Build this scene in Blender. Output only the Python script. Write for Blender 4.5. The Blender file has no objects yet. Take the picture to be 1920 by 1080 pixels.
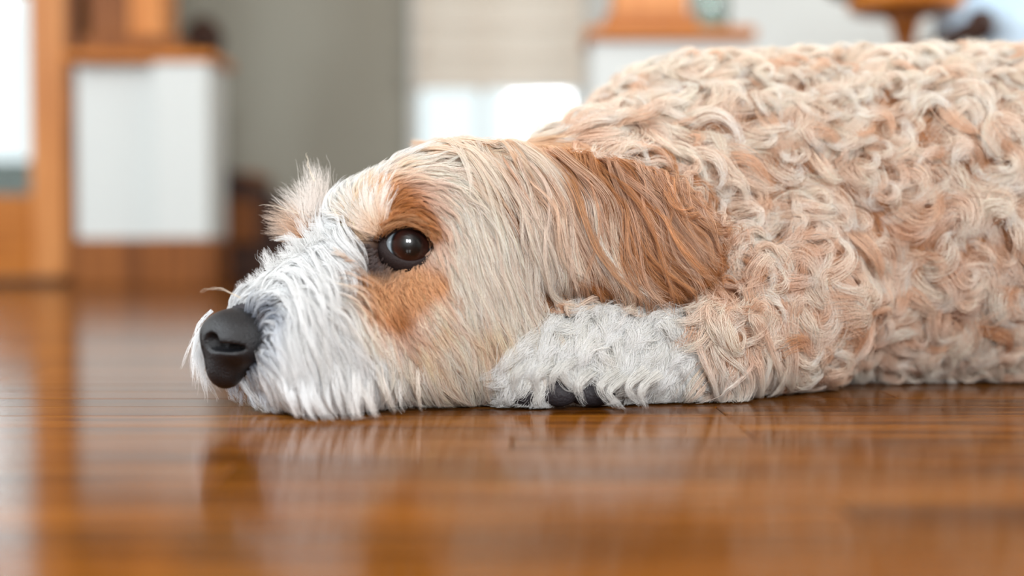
import bpy, math
import numpy as np
from mathutils import Vector, Matrix

rng = np.random.default_rng(11)
SC = bpy.context.scene
COL = SC.collection

# ------------------------------------------------------------------ camera
F = 50.0 / 36.0 * 1920.0
HC = 0.12
TILT = math.atan(83.0 / F)
cam_d = bpy.data.cameras.new('camera')
cam = bpy.data.objects.new('camera', cam_d)
COL.objects.link(cam)
cam.location = (0, 0, HC)
cam.rotation_euler = (math.pi / 2 - TILT, 0, 0)
cam_d.lens = 50.0
cam_d.sensor_width = 36.0
cam_d.clip_start = 0.02
cam_d.dof.use_dof = True
cam_d.dof.focus_distance = 1.045
cam_d.dof.aperture_fstop = 2.05
SC.camera = cam

# ------------------------------------------------------------------ world, lights, exposure
SC.view_settings.view_transform = 'Standard'
SC.view_settings.look = 'None'
SC.view_settings.gamma = 1.0
SC.view_settings.use_curve_mapping = False
SC.view_settings.exposure = -0.04

SC.cycles.max_bounces = 7
SC.cycles.diffuse_bounces = 3
SC.cycles.glossy_bounces = 3
SC.cycles.transmission_bounces = 4

world = bpy.data.worlds.new('world')
SC.world = world
world.use_nodes = True
bg = world.node_tree.nodes['Background']
bg.inputs['Color'].default_value = (0.88, 0.95, 1.0, 1)
bg.inputs['Strength'].default_value = 1.4


def area(name, loc, aim, sx, sy, power, col):
    d = bpy.data.lights.new(name, 'AREA')
    d.shape = 'RECTANGLE'
    d.size, d.size_y = sx, sy
    d.energy = power
    d.color = col
    o = bpy.data.objects.new(name, d)
    COL.objects.link(o)
    o.location = loc
    o.rotation_euler = (Vector(aim) - Vector(loc)).to_track_quat('-Z', 'Y').to_euler()
    return o


# daylight entering by the windows of the room (openings are in the walls below)
area('daylight_front_window', (0.25, -2.38, 1.45), (0.1, 1.0, 0.9), 0.5, 0.8, 84, (0.95, 0.98, 1.0))
area('daylight_front_window_2', (0.95, -2.38, 1.45), (0.6, 1.0, 0.9), 0.5, 0.8, 84, (0.95, 0.98, 1.0))
area('daylight_left_window', (-3.08, 0.9, 1.45), (0.0, 0.9, 0.9), 2.2, 1.5, 135, (0.88, 0.95, 1.0))
area('daylight_right_window', (3.08, 2.3, 1.45), (0.0, 2.3, 0.9), 2.2, 1.5, 75, (1.0, 0.96, 0.91))


def P(px, py, Y):
    """world point at depth Y that stands at photo pixel (px, py)"""
    px = np.asarray(px, float); py = np.asarray(py, float); Y = np.asarray(Y, float)
    xr = (px - 960) / F
    u = (540 - py) / F
    ca, sa = math.cos(TILT), math.sin(TILT)
    dy = ca + u * sa
    dz = -sa + u * ca
    s = Y / dy
    return np.stack(np.broadcast_arrays(xr * s, Y, HC + dz * s), -1)


def to_pix(p):
    ca, sa = math.cos(TILT), math.sin(TILT)
    x = p[..., 0]; y = p[..., 1]; z = p[..., 2] - HC
    fw = y * ca - z * sa
    up = y * sa + z * ca
    fw = np.maximum(fw, 1e-3)
    return 960 + F * x / fw, 540 - F * up / fw


def lin(c):
    c = np.asarray(c, float) / 255.0
    return np.where(c <= 0.04045, c / 12.92, ((c + 0.055) / 1.055) ** 2.4)


# ------------------------------------------------------------------ materials
def new_mat(name):
    m = bpy.data.materials.new(name)
    m.use_nodes = True
    nt = m.node_tree
    b = nt.nodes['Principled BSDF']
    return m, nt, b


def plain(name, rgb, rough=0.6, spec=0.5, noise=0.0, scale=8.0, bump=0.0):
    m, nt, b = new_mat(name)
    c = tuple(lin(rgb)) + (1,)
    b.inputs['Base Color'].default_value = c
    b.inputs['Roughness'].default_value = rough
    b.inputs['Specular IOR Level'].default_value = spec
    tc = nt.nodes.new('ShaderNodeTexCoord')
    nz = nt.nodes.new('ShaderNodeTexNoise')
    nz.inputs['Scale'].default_value = scale
    nz.inputs['Detail'].default_value = 5
    nt.links.new(tc.outputs['Object'], nz.inputs['Vector'])
    if noise:
        mx = nt.nodes.new('ShaderNodeMix'); mx.data_type = 'RGBA'; mx.blend_type = 'MIX'
        mx.inputs[6].default_value = tuple(np.clip(np.array(c[:3]) * (1 - noise), 0, 1)) + (1,)
        mx.inputs[7].default_value = tuple(np.clip(np.array(c[:3]) * (1 + noise), 0, 1)) + (1,)
        nt.links.new(nz.outputs['Fac'], mx.inputs[0])
        nt.links.new(mx.outputs[2], b.inputs['Base Color'])
    if bump:
        bp = nt.nodes.new('ShaderNodeBump')
        bp.inputs['Strength'].default_value = bump
        bp.inputs['Distance'].default_value = 0.002
        nt.links.new(nz.outputs['Fac'], bp.inputs['Height'])
        nt.links.new(bp.outputs['Normal'], b.inputs['Normal'])
    return m


def wood(name, dark, mid, light, rough=0.35, axis='X', scale=1.0, per_object=0.0, coat=0.0, bump=0.15, planks=None):
    """streaky wood: noise stretched along the grain axis"""
    m, nt, b = new_mat(name)
    N, L = nt.nodes, nt.links
    tc = N.new('ShaderNodeTexCoord')
    src = tc.outputs['Object']
    geo = N.new('ShaderNodeNewGeometry')
    oi = N.new('ShaderNodeObjectInfo')
    add = N.new('ShaderNodeVectorMath'); add.operation = 'MULTIPLY_ADD'
    cmb = N.new('ShaderNodeCombineXYZ')
    L.new(oi.outputs['Random'], cmb.inputs[0]); L.new(oi.outputs['Random'], cmb.inputs[1])
    add.inputs[1].default_value = (37.0, 53.0, 11.0)
    L.new(cmb.outputs[0], add.inputs[0])
    L.new(geo.outputs['Position'], add.inputs[2])
    mp = N.new('ShaderNodeMapping')
    s = {'X': (3.0, 60, 60), 'Y': (60, 3.0, 60), 'Z': (60, 60, 3.0)}[axis]
    mp.inputs['Scale'].default_value = tuple(v * scale for v in s)
    L.new(add.outputs[0], mp.inputs['Vector'])
    n1 = N.new('ShaderNodeTexNoise'); n1.inputs['Scale'].default_value = 1.0
    n1.inputs['Detail'].default_value = 6; n1.inputs['Roughness'].default_value = 0.62
    n1.inputs['Distortion'].default_value = 0.7
    L.new(mp.outputs[0], n1.inputs['Vector'])
    cr = N.new('ShaderNodeValToRGB')
    e = cr.color_ramp.elements
    e[0].position = 0.30; e[0].color = tuple(lin(dark)) + (1,)
    e[1].position = 0.72; e[1].color = tuple(lin(light)) + (1,)
    k = e.new(0.5); k.color = tuple(lin(mid)) + (1,)
    L.new(n1.outputs['Fac'], cr.inputs[0])
    out = cr.outputs[0]
    if per_object:
        hsv = N.new('ShaderNodeHueSaturation')
        mr = N.new('ShaderNodeMapRange')
        mr.inputs['To Min'].default_value = 1 - per_object
        mr.inputs['To Max'].default_value = 1 + per_object
        L.new(oi.outputs['Random'], mr.inputs['Value'])
        L.new(mr.outputs[0], hsv.inputs['Value'])
        L.new(out, hsv.inputs['Color'])
        out = hsv.outputs[0]
    if planks:
        br = N.new('ShaderNodeTexBrick')
        br.inputs['Scale'].default_value = 1.0
        br.inputs['Brick Width'].default_value = planks[1]
        br.inputs['Row Height'].default_value = planks[0]
        br.inputs['Mortar Size'].default_value = 0.0012
        br.inputs['Color1'].default_value = (0.75, 0.75, 0.75, 1)
        br.inputs['Color2'].default_value = (1.1, 1.1, 1.1, 1)
        br.inputs['Mortar'].default_value = (0.25, 0.25, 0.25, 1)
        L.new(geo.outputs['Position'], br.inputs['Vector'])
        mu = N.new('ShaderNodeMix'); mu.data_type = 'RGBA'; mu.blend_type = 'MULTIPLY'
        mu.inputs[0].default_value = 1.0
        L.new(out, mu.inputs[6]); L.new(br.outputs['Color'], mu.inputs[7])
        out = mu.outputs[2]
    L.new(out, b.inputs['Base Color'])
    b.inputs['IOR'].default_value = 1.14 if planks or per_object else 1.35
    rr = N.new('ShaderNodeMapRange')
    rr.inputs['To Min'].default_value = rough * 0.8
    rr.inputs['To Max'].default_value = rough * 1.25
    L.new(n1.outputs['Fac'], rr.inputs['Value'])
    L.new(rr.outputs[0], b.inputs['Roughness'])
    if coat:
        b.inputs['Coat Weight'].default_value = coat
        b.inputs['Coat Roughness'].default_value = rough * 0.5
    if bump:
        bp = N.new('ShaderNodeBump')
        bp.inputs['Strength'].default_value = bump
        bp.inputs['Distance'].default_value = 0.0006
        L.new(n1.outputs['Fac'], bp.inputs['Height'])
        L.new(bp.outputs['Normal'], b.inputs['Normal'])
    return m


M_floor = wood('floor_wood', (52, 26, 5), (107, 60, 12), (141, 87, 24), 0.12, 'X', 1.0, 0.30, 0.0, 0.10)
M_floor_far = wood('floor_wood_far', (56, 29, 6), (107, 60, 13), (136, 83, 24), 0.12, 'X', 1.0, 0.0, 0.0, 0.10, planks=(0.055, 0.95))
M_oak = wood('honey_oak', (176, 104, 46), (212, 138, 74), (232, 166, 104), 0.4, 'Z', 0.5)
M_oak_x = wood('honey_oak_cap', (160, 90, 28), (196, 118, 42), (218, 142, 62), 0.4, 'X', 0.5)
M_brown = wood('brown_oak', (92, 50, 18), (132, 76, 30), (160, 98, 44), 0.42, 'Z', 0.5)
M_dark = wood('dark_walnut', (38, 20, 14), (58, 34, 24), (84, 54, 36), 0.4, 'X', 0.5)
M_white = plain('white_paint', (212, 217, 215), 0.5, 0.4, 0.02, 3.0)
M_grey = plain('grey_wall_paint', (157, 156, 144), 0.75, 0.3, 0.04, 2.0)
M_wall = plain('pale_wall_paint', (176, 172, 164), 0.75, 0.3, 0.02, 2.0)
M_ceil = plain('ceiling_paint', (222, 219, 214), 0.8, 0.2, 0.01, 2.0)
M_shade = plain('shade_linen', (240, 234, 222), 0.9, 0.1, 0.04, 40.0, 0.3)
_b = M_shade.node_tree
_t = _b.nodes.new('ShaderNodeBsdfTranslucent'); _t.inputs[0].default_value = tuple(lin((255, 247, 240))) + (1,)
_m = _b.nodes.new('ShaderNodeMixShader'); _m.inputs[0].default_value = 0.8
_b.links.new(_b.nodes['Principled BSDF'].outputs[0], _m.inputs[1]); _b.links.new(_t.outputs[0], _m.inputs[2])
_b.links.new(_m.outputs[0], _b.nodes['Material Output'].inputs[0])
M_blue = plain('pale_blue_upholstery', (190, 212, 230), 0.85, 0.2, 0.05, 60.0, 0.3)
M_black = plain('black_nose_leather', (17, 17, 21), 0.40, 0.5, 0.25, 900.0, 0.5)
M_pad = plain('dark_paw_pad', (40, 36, 40), 0.6, 0.4, 0.3, 500.0, 0.6)
M_porch = plain('porch_grey_boards', (150, 166, 166), 0.8, 0.2, 0.08, 6.0)


def glass_mat(name, tint=(0.95, 0.98, 0.97), rough=0.0):
    m, nt, b = new_mat(name)
    N, L = nt.nodes, nt.links
    tr = N.new('ShaderNodeBsdfTransparent'); tr.inputs[0].default_value = tint + (1,)
    gl = N.new('ShaderNodeBsdfGlossy'); gl.inputs['Roughness'].default_value = 0.03
    lw = N.new('ShaderNodeLayerWeight'); lw.inputs[0].default_value = 0.25
    mx = N.new('ShaderNodeMixShader')
    mr = N.new('ShaderNodeMapRange'); mr.inputs['To Min'].default_value = 0.05; mr.inputs['To Max'].default_value = 0.5
    L.new(lw.outputs['Fresnel'], mr.inputs['Value'])
    L.new(mr.outputs[0], mx.inputs[0]); L.new(tr.outputs[0], mx.inputs[1]); L.new(gl.outputs[0], mx.inputs[2])
    L.new(mx.outputs[0], N['Material Output'].inputs[0])
    return m


M_pane = glass_mat('window_glass')
M_jar = glass_mat('jar_glass', (0.80, 0.86, 0.84))


# ------------------------------------------------------------------ mesh helpers
def tag(o, label=None, cat=None, group=None, kind=None):
    if label: o['label'] = label
    if cat: o['category'] = cat
    if group: o['group'] = group
    if kind: o['kind'] = kind
    return o


def link(name, me, mat, parent=None, smooth=False):
    if mat is not None and not me.materials:
        me.materials.append(mat)
    if smooth:
        me.polygons.foreach_set('use_smooth', [True] * len(me.polygons))
    o = bpy.data.objects.new(name, me)
    COL.objects.link(o)
    if parent is not None:
        o.parent = parent
    return o


def empty(name, loc=(0, 0, 0)):
    o = bpy.data.objects.new(name, None)
    COL.objects.link(o)
    o.location = loc
    return o


import bmesh


def box_mesh(name, boxes, bevel=0.0, seg=1):
    bm = bmesh.new()
    for (x0, x1, y0, y1, z0, z1) in boxes:
        r = bmesh.ops.create_cube(bm, size=1.0)
        bmesh.ops.scale(bm, verts=r['verts'], vec=(x1 - x0, y1 - y0, z1 - z0))
        bmesh.ops.translate(bm, verts=r['verts'], vec=((x0 + x1) / 2, (y0 + y1) / 2, (z0 + z1) / 2))
    if bevel:
        bmesh.ops.bevel(bm, geom=bm.edges[:], offset=bevel, segments=seg, profile=0.5, affect='EDGES')
    me = bpy.data.meshes.new(name)
    bm.to_mesh(me); bm.free()
    return me


def box(name, b, mat, parent=None, bevel=0.0, seg=1):
    """box given in world coordinates; when parented the parent is moved out"""
    if parent is not None:
        l = parent.location
        b = (b[0] - l.x, b[1] - l.x, b[2] - l.y, b[3] - l.y, b[4] - l.z, b[5] - l.z)
    return link(name, box_mesh(name, [b], bevel, seg), mat, parent)


def lathe(name, prof, mat, parent=None, loc=(0, 0, 0), n=32):
    vs, fs = [], []
    for (r, z) in prof:
        for i in range(n):
            a = 2 * math.pi * i / n
            vs.append((r * math.cos(a), r * math.sin(a), z))
    for j in range(len(prof) - 1):
        for i in range(n):
            k = (i + 1) % n
            fs.append((j * n + i, j * n + k, (j + 1) * n + k, (j + 1) * n + i))
    fs.append(tuple(range(n - 1, -1, -1)))
    fs.append(tuple((len(prof) - 1) * n + i for i in range(n)))
    me = bpy.data.meshes.new(name)
    me.from_pydata(vs, [], fs)
    me.update()
    o = link(name, me, mat, parent, True)
    o.location = loc
    return o


def prism(name, pts, y0, y1, mat, parent=None):
    """polygon in x,z pushed from y0 to y1"""
    n = len(pts)
    vs = [(x, y0, z) for x, z in pts] + [(x, y1, z) for x, z in pts]
    fs = [tuple(range(n)), tuple(range(2 * n - 1, n - 1, -1))]
    for i in range(n):
        k = (i + 1) % n
        fs.append((i, i + n, k + n, k))
    me = bpy.data.meshes.new(name)
    me.from_pydata(vs, [], fs)
    me.update()
    return link(name, me, mat, parent)


# ------------------------------------------------------------------ the room
XL, XR, YF, YB, ZC = -3.1, 3.1, -2.4, 5.0, 2.5


def wall(name, boxes, mat):
    o = link(name, box_mesh(name, boxes), mat)
    return tag(o, kind='structure')


PW = 0.055      # plank width
PY0, PY1 = 0.165, 0.165 + PW * 48
PX = 1.35
floor = link('floor', box_mesh('floor', [
    (XL - .2, XR + .2, YF - .2, YB + 1.6, -0.08, -0.004),
    (XL - .2, -PX, YF - .2, YB + 1.6, -0.03, 0.0),
    (PX, XR + .2, YF - .2, YB + 1.6, -0.03, 0.0),
    (-PX, PX, YF - .2, PY0, -0.03, 0.0),
    (-PX, PX, PY1, YB + 1.6, -0.03, 0.0)]), M_floor_far)
tag(floor, 'glossy honey brown strip wood floor the dog lies on', kind='structure')
plank_cache = {}
for r in range(48):
    y0 = PY0 + r * PW
    cuts = [-PX]
    x = -PX + rng.choice([0.30, 0.45, 0.60, 0.75, 0.90])
    while x < PX - 0.2:
        cuts.append(x)
        x += rng.choice([0.75, 0.90, 1.05])
    cuts.append(PX)
    for a, b_ in zip(cuts[:-1], cuts[1:]):
        ln = round(b_ - a, 3)
        if ln not in plank_cache:
            plank_cache[ln] = box_mesh('plank', [(0.0004, ln - 0.0004, 0.0003, PW - 0.0003, -0.004, 0.0)], 0.0006)
        o = link('plank', plank_cache[ln], M_floor, floor)
        o.location = (a, y0, float(rng.uniform(-0.0002, 0.0)))

wall('ceiling', [(XL - .2, XR + .2, YF - .2, YB + .2, ZC, ZC + 0.1)], M_ceil)
# left wall with a window opening
wall('wall_left', [(XL - .15, XL, YF, -0.2, 0, ZC), (XL - .15, XL, 2.0, 4.45, 0, ZC),
                   (XL - .15, XL, -0.2, 2.0, 0, 0.7), (XL - .15, XL, -0.2, 2.0, 2.2, ZC)], M_wall)
wall('wall_right', [(XR, XR + .15, YF, 1.2, 0, ZC), (XR, XR + .15, 3.4, YB, 0, ZC),
                    (XR, XR + .15, 1.2, 3.4, 0, 0.7), (XR, XR + .15, 1.2, 3.4, 2.2, ZC)], M_wall)
wall('wall_front', [(XL, 0.0, YF - .15, YF, 0, ZC), (0.5, 0.7, YF - .15, YF, 0, ZC), (1.2, XR, YF - .15, YF, 0, ZC),
                    (0.0, 0.5, YF - .15, YF, 0, 1.05), (0.0, 0.5, YF - .15, YF, 1.85, ZC),
                    (0.7, 1.2, YF - .15, YF, 0, 1.05), (0.7, 1.2, YF - .15, YF, 1.85, ZC)], M_wall)
# porch wall (holds the glazed door), stair side wall, grey stair wall, white wall with window
wall('wall_porch', [(XL, -2.06, 4.32, 4.45, 0, ZC), (-2.06, -1.30, 4.32, 4.45, 2.08, ZC)], M_wall)
wall('wall_stair', [(-1.40, -1.30, 4.32, YB, 0, ZC)], M_grey)
wall('wall_back', [(-1.40, -0.36, YB, YB + .12, 0, ZC)], M_grey)
wall('wall_window', [(0.27, XR, YB, YB + .12, 0, ZC), (-0.36, 0.27, YB, YB + .12, 0, 0.36),
                     (-0.36, 0.27, YB, YB + .12, 1.75, ZC)], M_white)

# window behind the dog: white frame, two panes, roman shade
w1 = empty('window_1', (-0.045, YB, 0.36)); tag(w1, kind='structure')
for b in [(-0.36, -0.32, YB - .02, YB + .06, .36, 1.75), (0.23, 0.27, YB - .02, YB + .06, .36, 1.75),
          (-0.32, 0.23, YB - .02, YB + .06, .36, .42), (-0.32, 0.23, YB - .02, YB + .06, 1.69, 1.75)]:
    box('window_frame', b, M_white, w1, 0.004)
box('mullion', (-0.118, -0.092, YB, YB + .05, .42, 1.69), M_white, w1, 0.003)
box('window_sill', (-0.40, 0.31, YB - .10, YB + .02, .325, .36), M_white, w1, 0.004)
box('pane', (-0.32, -0.118, YB + .025, YB + .031, .42, 1.69), M_pane, w1)
box('pane', (-0.092, 0.23, YB + .025, YB + .031, .42, 1.69), M_pane, w1)
# roman shade: soft horizontal folds
sh = empty('roman_shade', (-0.045, YB - .03, 0.66))
tag(sh, 'cream fabric roman shade half drawn over the bright window', 'shade')
for i in range(9):
    z0 = 0.655 + i * 0.105
    bm = bmesh.new()
    n = 10
    prof = []
    for k in range(n + 1):
        t = k / n
        prof.append((-0.014 - 0.022 * math.sin(math.pi * (1 - t) ** 1.8), z0 + 0.112 * t))
    vs = []
    for X in (-0.335, 0.245):
        for (dy, z) in prof:
            vs.append(bm.verts.new((X + 0.045, dy, z - 0.66)))
        for (dy, z) in reversed(prof):
            vs.append(bm.verts.new((X + 0.045, dy + 0.004, z - 0.66)))
    m2 = len(prof) * 2
    bm.faces.new(vs[:m2]); bm.faces.new(list(reversed(vs[m2:])))
    for k in range(m2):
        k2 = (k + 1) % m2
        bm.faces.new((vs[k], vs[k + m2], vs[k2 + m2], vs[k2]))
    bmesh.ops.recalc_face_normals(bm, faces=bm.faces[:])
    me = bpy.data.meshes.new('fold'); bm.to_mesh(me); bm.free()
    link('fold', me, M_shade, sh, False)

# glazed oak door, left edge of the picture
d1 = empty('door_1', (-1.68, 4.30, 0.0)); tag(d1, kind='structure')
DY0, DY1 = 4.255, 4.30
for b in [(-1.44, -1.332, DY0, DY1, .018, 2.04), (-2.05, -1.92, DY0, DY1, .018, 2.04)]:
    box('stile', b, M_oak, d1, 0.006)
box('rail', (-1.92, -1.44, DY0, DY1, .018, .265), M_oak_x, d1, 0.006)
box('rail', (-1.92, -1.44, DY0, DY1, 1.91, 2.04), M_oak_x, d1, 0.006)
box('glazing_bar', (-1.92, -1.44, DY0 + .01, DY1 - .01, .865, .885), M_oak_x, d1, 0.003)
box('pane', (-1.92, -1.44, DY0 + .018, DY0 + .024, .265, .865), M_pane, d1)
box('pane', (-1.92, -1.44, DY0 + .018, DY0 + .024, .885, 1.91), M_pane, d1)
box('threshold', (-2.06, -1.32, 4.24, 4.45, 0.0, .014), M_dark, d1, 0.003)
box('door_jamb', (-1.332, -1.30, 4.25, 4.45, 0.014, 2.08), M_brown, d1, 0.003)
# porch outside the door: grey boarded parapet
pr = empty('porch_parapet', (-1.8, 5.6, -0.02))
tag(pr, 'grey green boarded porch parapet seen through the glazed door', 'parapet')
for i in range(9):
    z0 = -0.02 + i * 0.052
    box('board', (-3.3, -1.42, 5.60, 5.63, z0, z0 + .049), M_porch, pr, 0.003)

# pony wall with a craftsman column, left
pw = empty('pony_wall', (-1.05, 4.1, 0)); tag(pw, 'white pony wall with oak cap and brown column beside the glazed door', 'pony wall')
LY = 3.98
box('wall_panel', (-1.235, -1.00, LY + .06, LY + .24, .13, .63), M_white, pw, 0.003)
box('end_post', (-1.005, -0.845, LY, LY + .24, .13, .63), M_white, pw, 0.012, 3)
box('skirting', (-1.245, -0.995, LY + .045, LY + .25, 0, .135), M_brown, pw, 0.004)
box('skirting', (-1.012, -0.835, LY - .014, LY + .25, 0, .135), M_brown, pw, 0.004)
box('cap', (-1.25, -0.825, LY - .02, LY + .27, .628, .655), M_oak_x, pw, 0.008, 2)
box('column_base', (-1.21, -0.93, LY + .02, LY + .24, .655, .70), M_brown, pw, 0.006)
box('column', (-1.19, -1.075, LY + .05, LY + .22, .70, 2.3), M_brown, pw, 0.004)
box('column', (-1.074, -0.985, LY + .03, LY + .22, .70, 2.3), M_oak, pw, 0.004)  # lit right side of the brown column, painted as lighter oak

# pony wall, right of the opening
pw2 = empty('pony_wall', (0.42, 3.7, 0)); tag(pw2, 'white pony wall with wide oak cap and oak column behind the dog', 'pony wall')
RY = 3.60
box('wall_panel', (0.20, 0.60, RY, RY + .20, .13, .632), M_white, pw2, 0.004)
box('skirting', (0.19, 0.61, RY - .014, RY + .214, 0, .135), M_brown, pw2, 0.004)
box('cap', (0.185, 0.612, RY - .03, RY + .23, .632, .664), M_oak_x, pw2, 0.008, 2)
box('column_base', (0.235, 0.47, RY + .0, RY + .20, .664, .70), M_oak_x, pw2, 0.006)
box('column', (0.258, 0.445, RY + .01, RY + .19, .70, 2.3), M_oak, pw2, 0.004)
box('upper_beam', (0.15, 0.65, RY, RY + .20, 2.3, 2.5), M_oak_x, pw2, 0.004)

jar = lathe('glass_jar', [(0.046, 0), (0.05, 0.01), (0.05, 0.16), (0.036, 0.185), (0.036, 0.20), (0.032, 0.20), (0.032, 0.185), (0.046, 0.16), (0.046, 0.012), (0.02, 0.010)],
            M_jar, None, (0.512, RY + .09, .6645), 40)
tag(jar, 'clear grey green glass jar on the oak cap of the white pony wall', 'jar')

# dark newel post with a ball, foot of the stair
nw = empty('newel_post', (-0.975, 4.52, 0)); tag(nw, 'dark turned newel post with ball finial beside the stair', 'newel post')
lathe('post', [(0.045, 0), (0.045, .25), (0.03, .27), (0.035, .45), (0.03, .62), (0.04, .64), (0.04, .67)], M_dark, nw, (0, 0, 0))
lathe('ball_finial', [(0.022, .67), (0.03, .70), (0.052, .725), (0.066, .765), (0.052, .805), (0.03, .83), (0.008, .838)], M_dark, nw, (0, 0, 0))

# staircase climbing to the left along the grey wall
st = empty('staircase', (-0.75, 4.85, 0)); tag(st, 'dark wooden staircase climbing along the grey wall', 'staircase')
stp = [(-1.29, 0.62), (-1.29, 0.0), (-0.35, 0.0), (-0.35, 0.03), (-0.60, 0.18), (-0.98, 0.40), (-1.22, 0.56)]
prism('stringer', [(x + .75, z) for x, z in stp], -0.22, -0.18, M_dark, st)
for i in range(4):
    x1 = -0.42 - i * 0.21
    z1 = 0.055 + i * 0.135
    box('tread', (x1 - .24, x1, 4.68, 4.98, z1, z1 + .03), M_brown, st, 0.005)
    box('riser', (x1 - .02, x1 - .005, 4.70, 4.98, max(z1 - .13, 0.0), z1), M_dark, st)
box('side_panel', (-1.02, -0.83, 4.60, 4.628, .12, .26), M_brown, st, 0.008)
box('corner_post', (-0.985, -0.94, 4.595, 4.635, 0, .66), M_dark, st, 0.004)

# round pedestal table and pale blue chair, upper right
tb = empty('pedestal_table', (0.838, 3.05, 0)); tag(tb, 'small brown wooden pedestal table behind the back of the dog', 'table')
lathe('table_top', [(0.16, .655), (0.166, .662), (0.166, .672), (0.16, .68)], M_brown, tb)
lathe('apron', [(0.112, .615), (0.12, .62), (0.12, .655)], M_oak_x, tb, n=40)
lathe('pedestal', [(0.035, .12), (0.04, .2), (0.016, .42), (0.018, .54), (0.03, .59), (0.06, .615)], M_brown, tb)
for a in range(3):
    me = box_mesh('foot', [(0.0, 0.17, -0.014, 0.014, 0.0, 0.035)], 0.006, 2)
    o = link('foot', me, M_brown, tb)
    o.location = (0, 0, 0); o.rotation_euler = (0, 0, a * 2.094 + 0.4)
box_me = None
lathe('base_block', [(0.05, .03), (0.05, .12), (0.035, .13)], M_brown, tb)

ch = empty('armchair', (1.15, 2.95, 0)); tag(ch, 'pale blue cushioned chair with dark wooden arms at the frame edge', 'chair')
box('seat_cushion', (0.945, 1.40, 2.80, 3.24, .46, .585), M_blue, ch, 0.045, 4)
box('backrest', (0.96, 1.39, 3.20, 3.30, .56, .98), M_blue, ch, 0.04, 4)
for (x, y) in ((0.93, 2.80), (1.40, 2.80), (0.93, 3.24), (1.40, 3.24)):
    box('leg', (x - .022, x + .022, y - .022, y + .022, 0, .46), M_dark, ch, 0.004)
for x in (0.915, 1.41):
    o = lathe('arm_knob', [(0.006, -.03), (0.02, -.026), (0.03, 0), (0.02, .026), (0.006, .03)], M_dark, ch, (x - 1.15, 2.79 - 2.95, .548))
    box('arm_rest', (x - .018, x + .018, 2.80, 3.28, .53, .566), M_dark, ch, 0.01, 2)
box('seat_rail', (0.95, 1.39, 2.782, 2.80, .40, .462), M_dark, ch, 0.004)

# ==================================================================== THE DOG
# The body is one implicit surface (smooth union of ellipsoids and tapered limbs), meshed once.
A_ = math.radians(30.0)
fwd = np.array([-math.cos(A_), -math.sin(A_), 0.0])      # where the muzzle points
sid = np.array([math.sin(A_), -math.cos(A_), 0.0])       # the dog's left side (towards the lens)
upv = np.array([0, 0, 1.0])
E0 = np.array([-0.097, 1.056, 0.0])


def hd(f, s, z):
    return E0 + f * fwd + s * sid + np.array([0, 0, z])


HEADR = np.stack([fwd, sid, upv])       # rows: local axes
EYE3 = np.eye(3)
prims = []      # (kind, region, k, data)


def ell(region, c, r, R=None, k=0.02):
    prims.append(('e', region, k, (np.asarray(c, float), np.asarray(r, float), EYE3 if R is None else R)))


def cone(region, a, b, r1, r2, k=0.02):
    prims.append(('c', region, k, (np.asarray(a, float), np.asarray(b, float), r1, r2)))


HEAD, EAR, BODY, LEG, PAW = 0, 1, 2, 3, 4
# torso
cone(BODY, (.175, 1.285, .135), (.60, 1.31, .140), .136, .143, .03)
ell(BODY, (.66, 1.33, .13), (.14, .14, .125), None, .04)
ell(BODY, (.21, 1.20, .105), (.085, .05, .085), None, .03)
ell(BODY, (.64, 1.205, .085), (.12, .05, .085), None, .03)
cone(LEG, (.66, 1.16, .035), (.53, 1.13, .028), .03, .024, .02)
cone(BODY, (.79, 1.36, .10), (.90, 1.22, .03), .035, .02, .03)
# neck
cone(BODY, hd(-.075, 0, .105), (.16, 1.245, .13), .068, .112, .03)
# forelegs
cone(LEG, (.215, 1.155, .070), (.135, 1.095, .042), .056, .034, .03)
cone(PAW, (.135, 1.095, .042), (.055, 1.062, .036), .033, .031, .02)
for i, (tx, ty, tz) in enumerate([(.020, 1.040, .028), (.010, 1.055, .034), (.010, 1.073, .032), (.022, 1.088, .026)]):
    ell(PAW, (tx, ty, tz), (.024, .0125, .020), None, .012)
cone(LEG, (.16, 1.41, .06), (.04, 1.40, .036), .045, .03, .03)
cone(PAW, (.04, 1.40, .036), (-.02, 1.39, .03), .03, .026, .02)
# head
ell(HEAD, hd(-.055, 0, .118), (.080, .062, .070), HEADR, .03)
ell(HEAD, hd(-.004, .030, .135), (.032, .026, .028), HEADR, .02)
ell(HEAD, hd(-.004, -.030, .135), (.032, .026, .028), HEADR, .02)
cone(HEAD, hd(.0, 0, .078), hd(.092, 0, .056), .044, .029, .025)
ell(HEAD, hd(.050, .034, .044), (.054, .030, .040), HEADR, .02)
ell(HEAD, hd(.052, -.026, .045), (.050, .026, .038), HEADR, .02)
cone(HEAD, hd(-.075, .012, .056), hd(.072, 0, .032), .052, .026, .02)
ell(HEAD, hd(-.045, .040, .066), (.058, .034, .058), HEADR, .02)
ell(HEAD, hd(-.045, -.036, .075), (.050, .030, .052), HEADR, .02)
# ears
ec = P(1125, 425, 1.058)
La = np.array([.93, .10, -.33]); La /= np.linalg.norm(La)
Ta = np.array([-.05, -.97, .22]); Ta -= La * Ta.dot(La); Ta /= np.linalg.norm(Ta)
Wa = np.cross(La, Ta)
ell(EAR, ec, (.098, .050, .012), np.stack([La, Wa, Ta]), .014)
ec2 = hd(-.085, -.085, .12)
ell(EAR, ec2, (.05, .012, .075), HEADR, .014)

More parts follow.
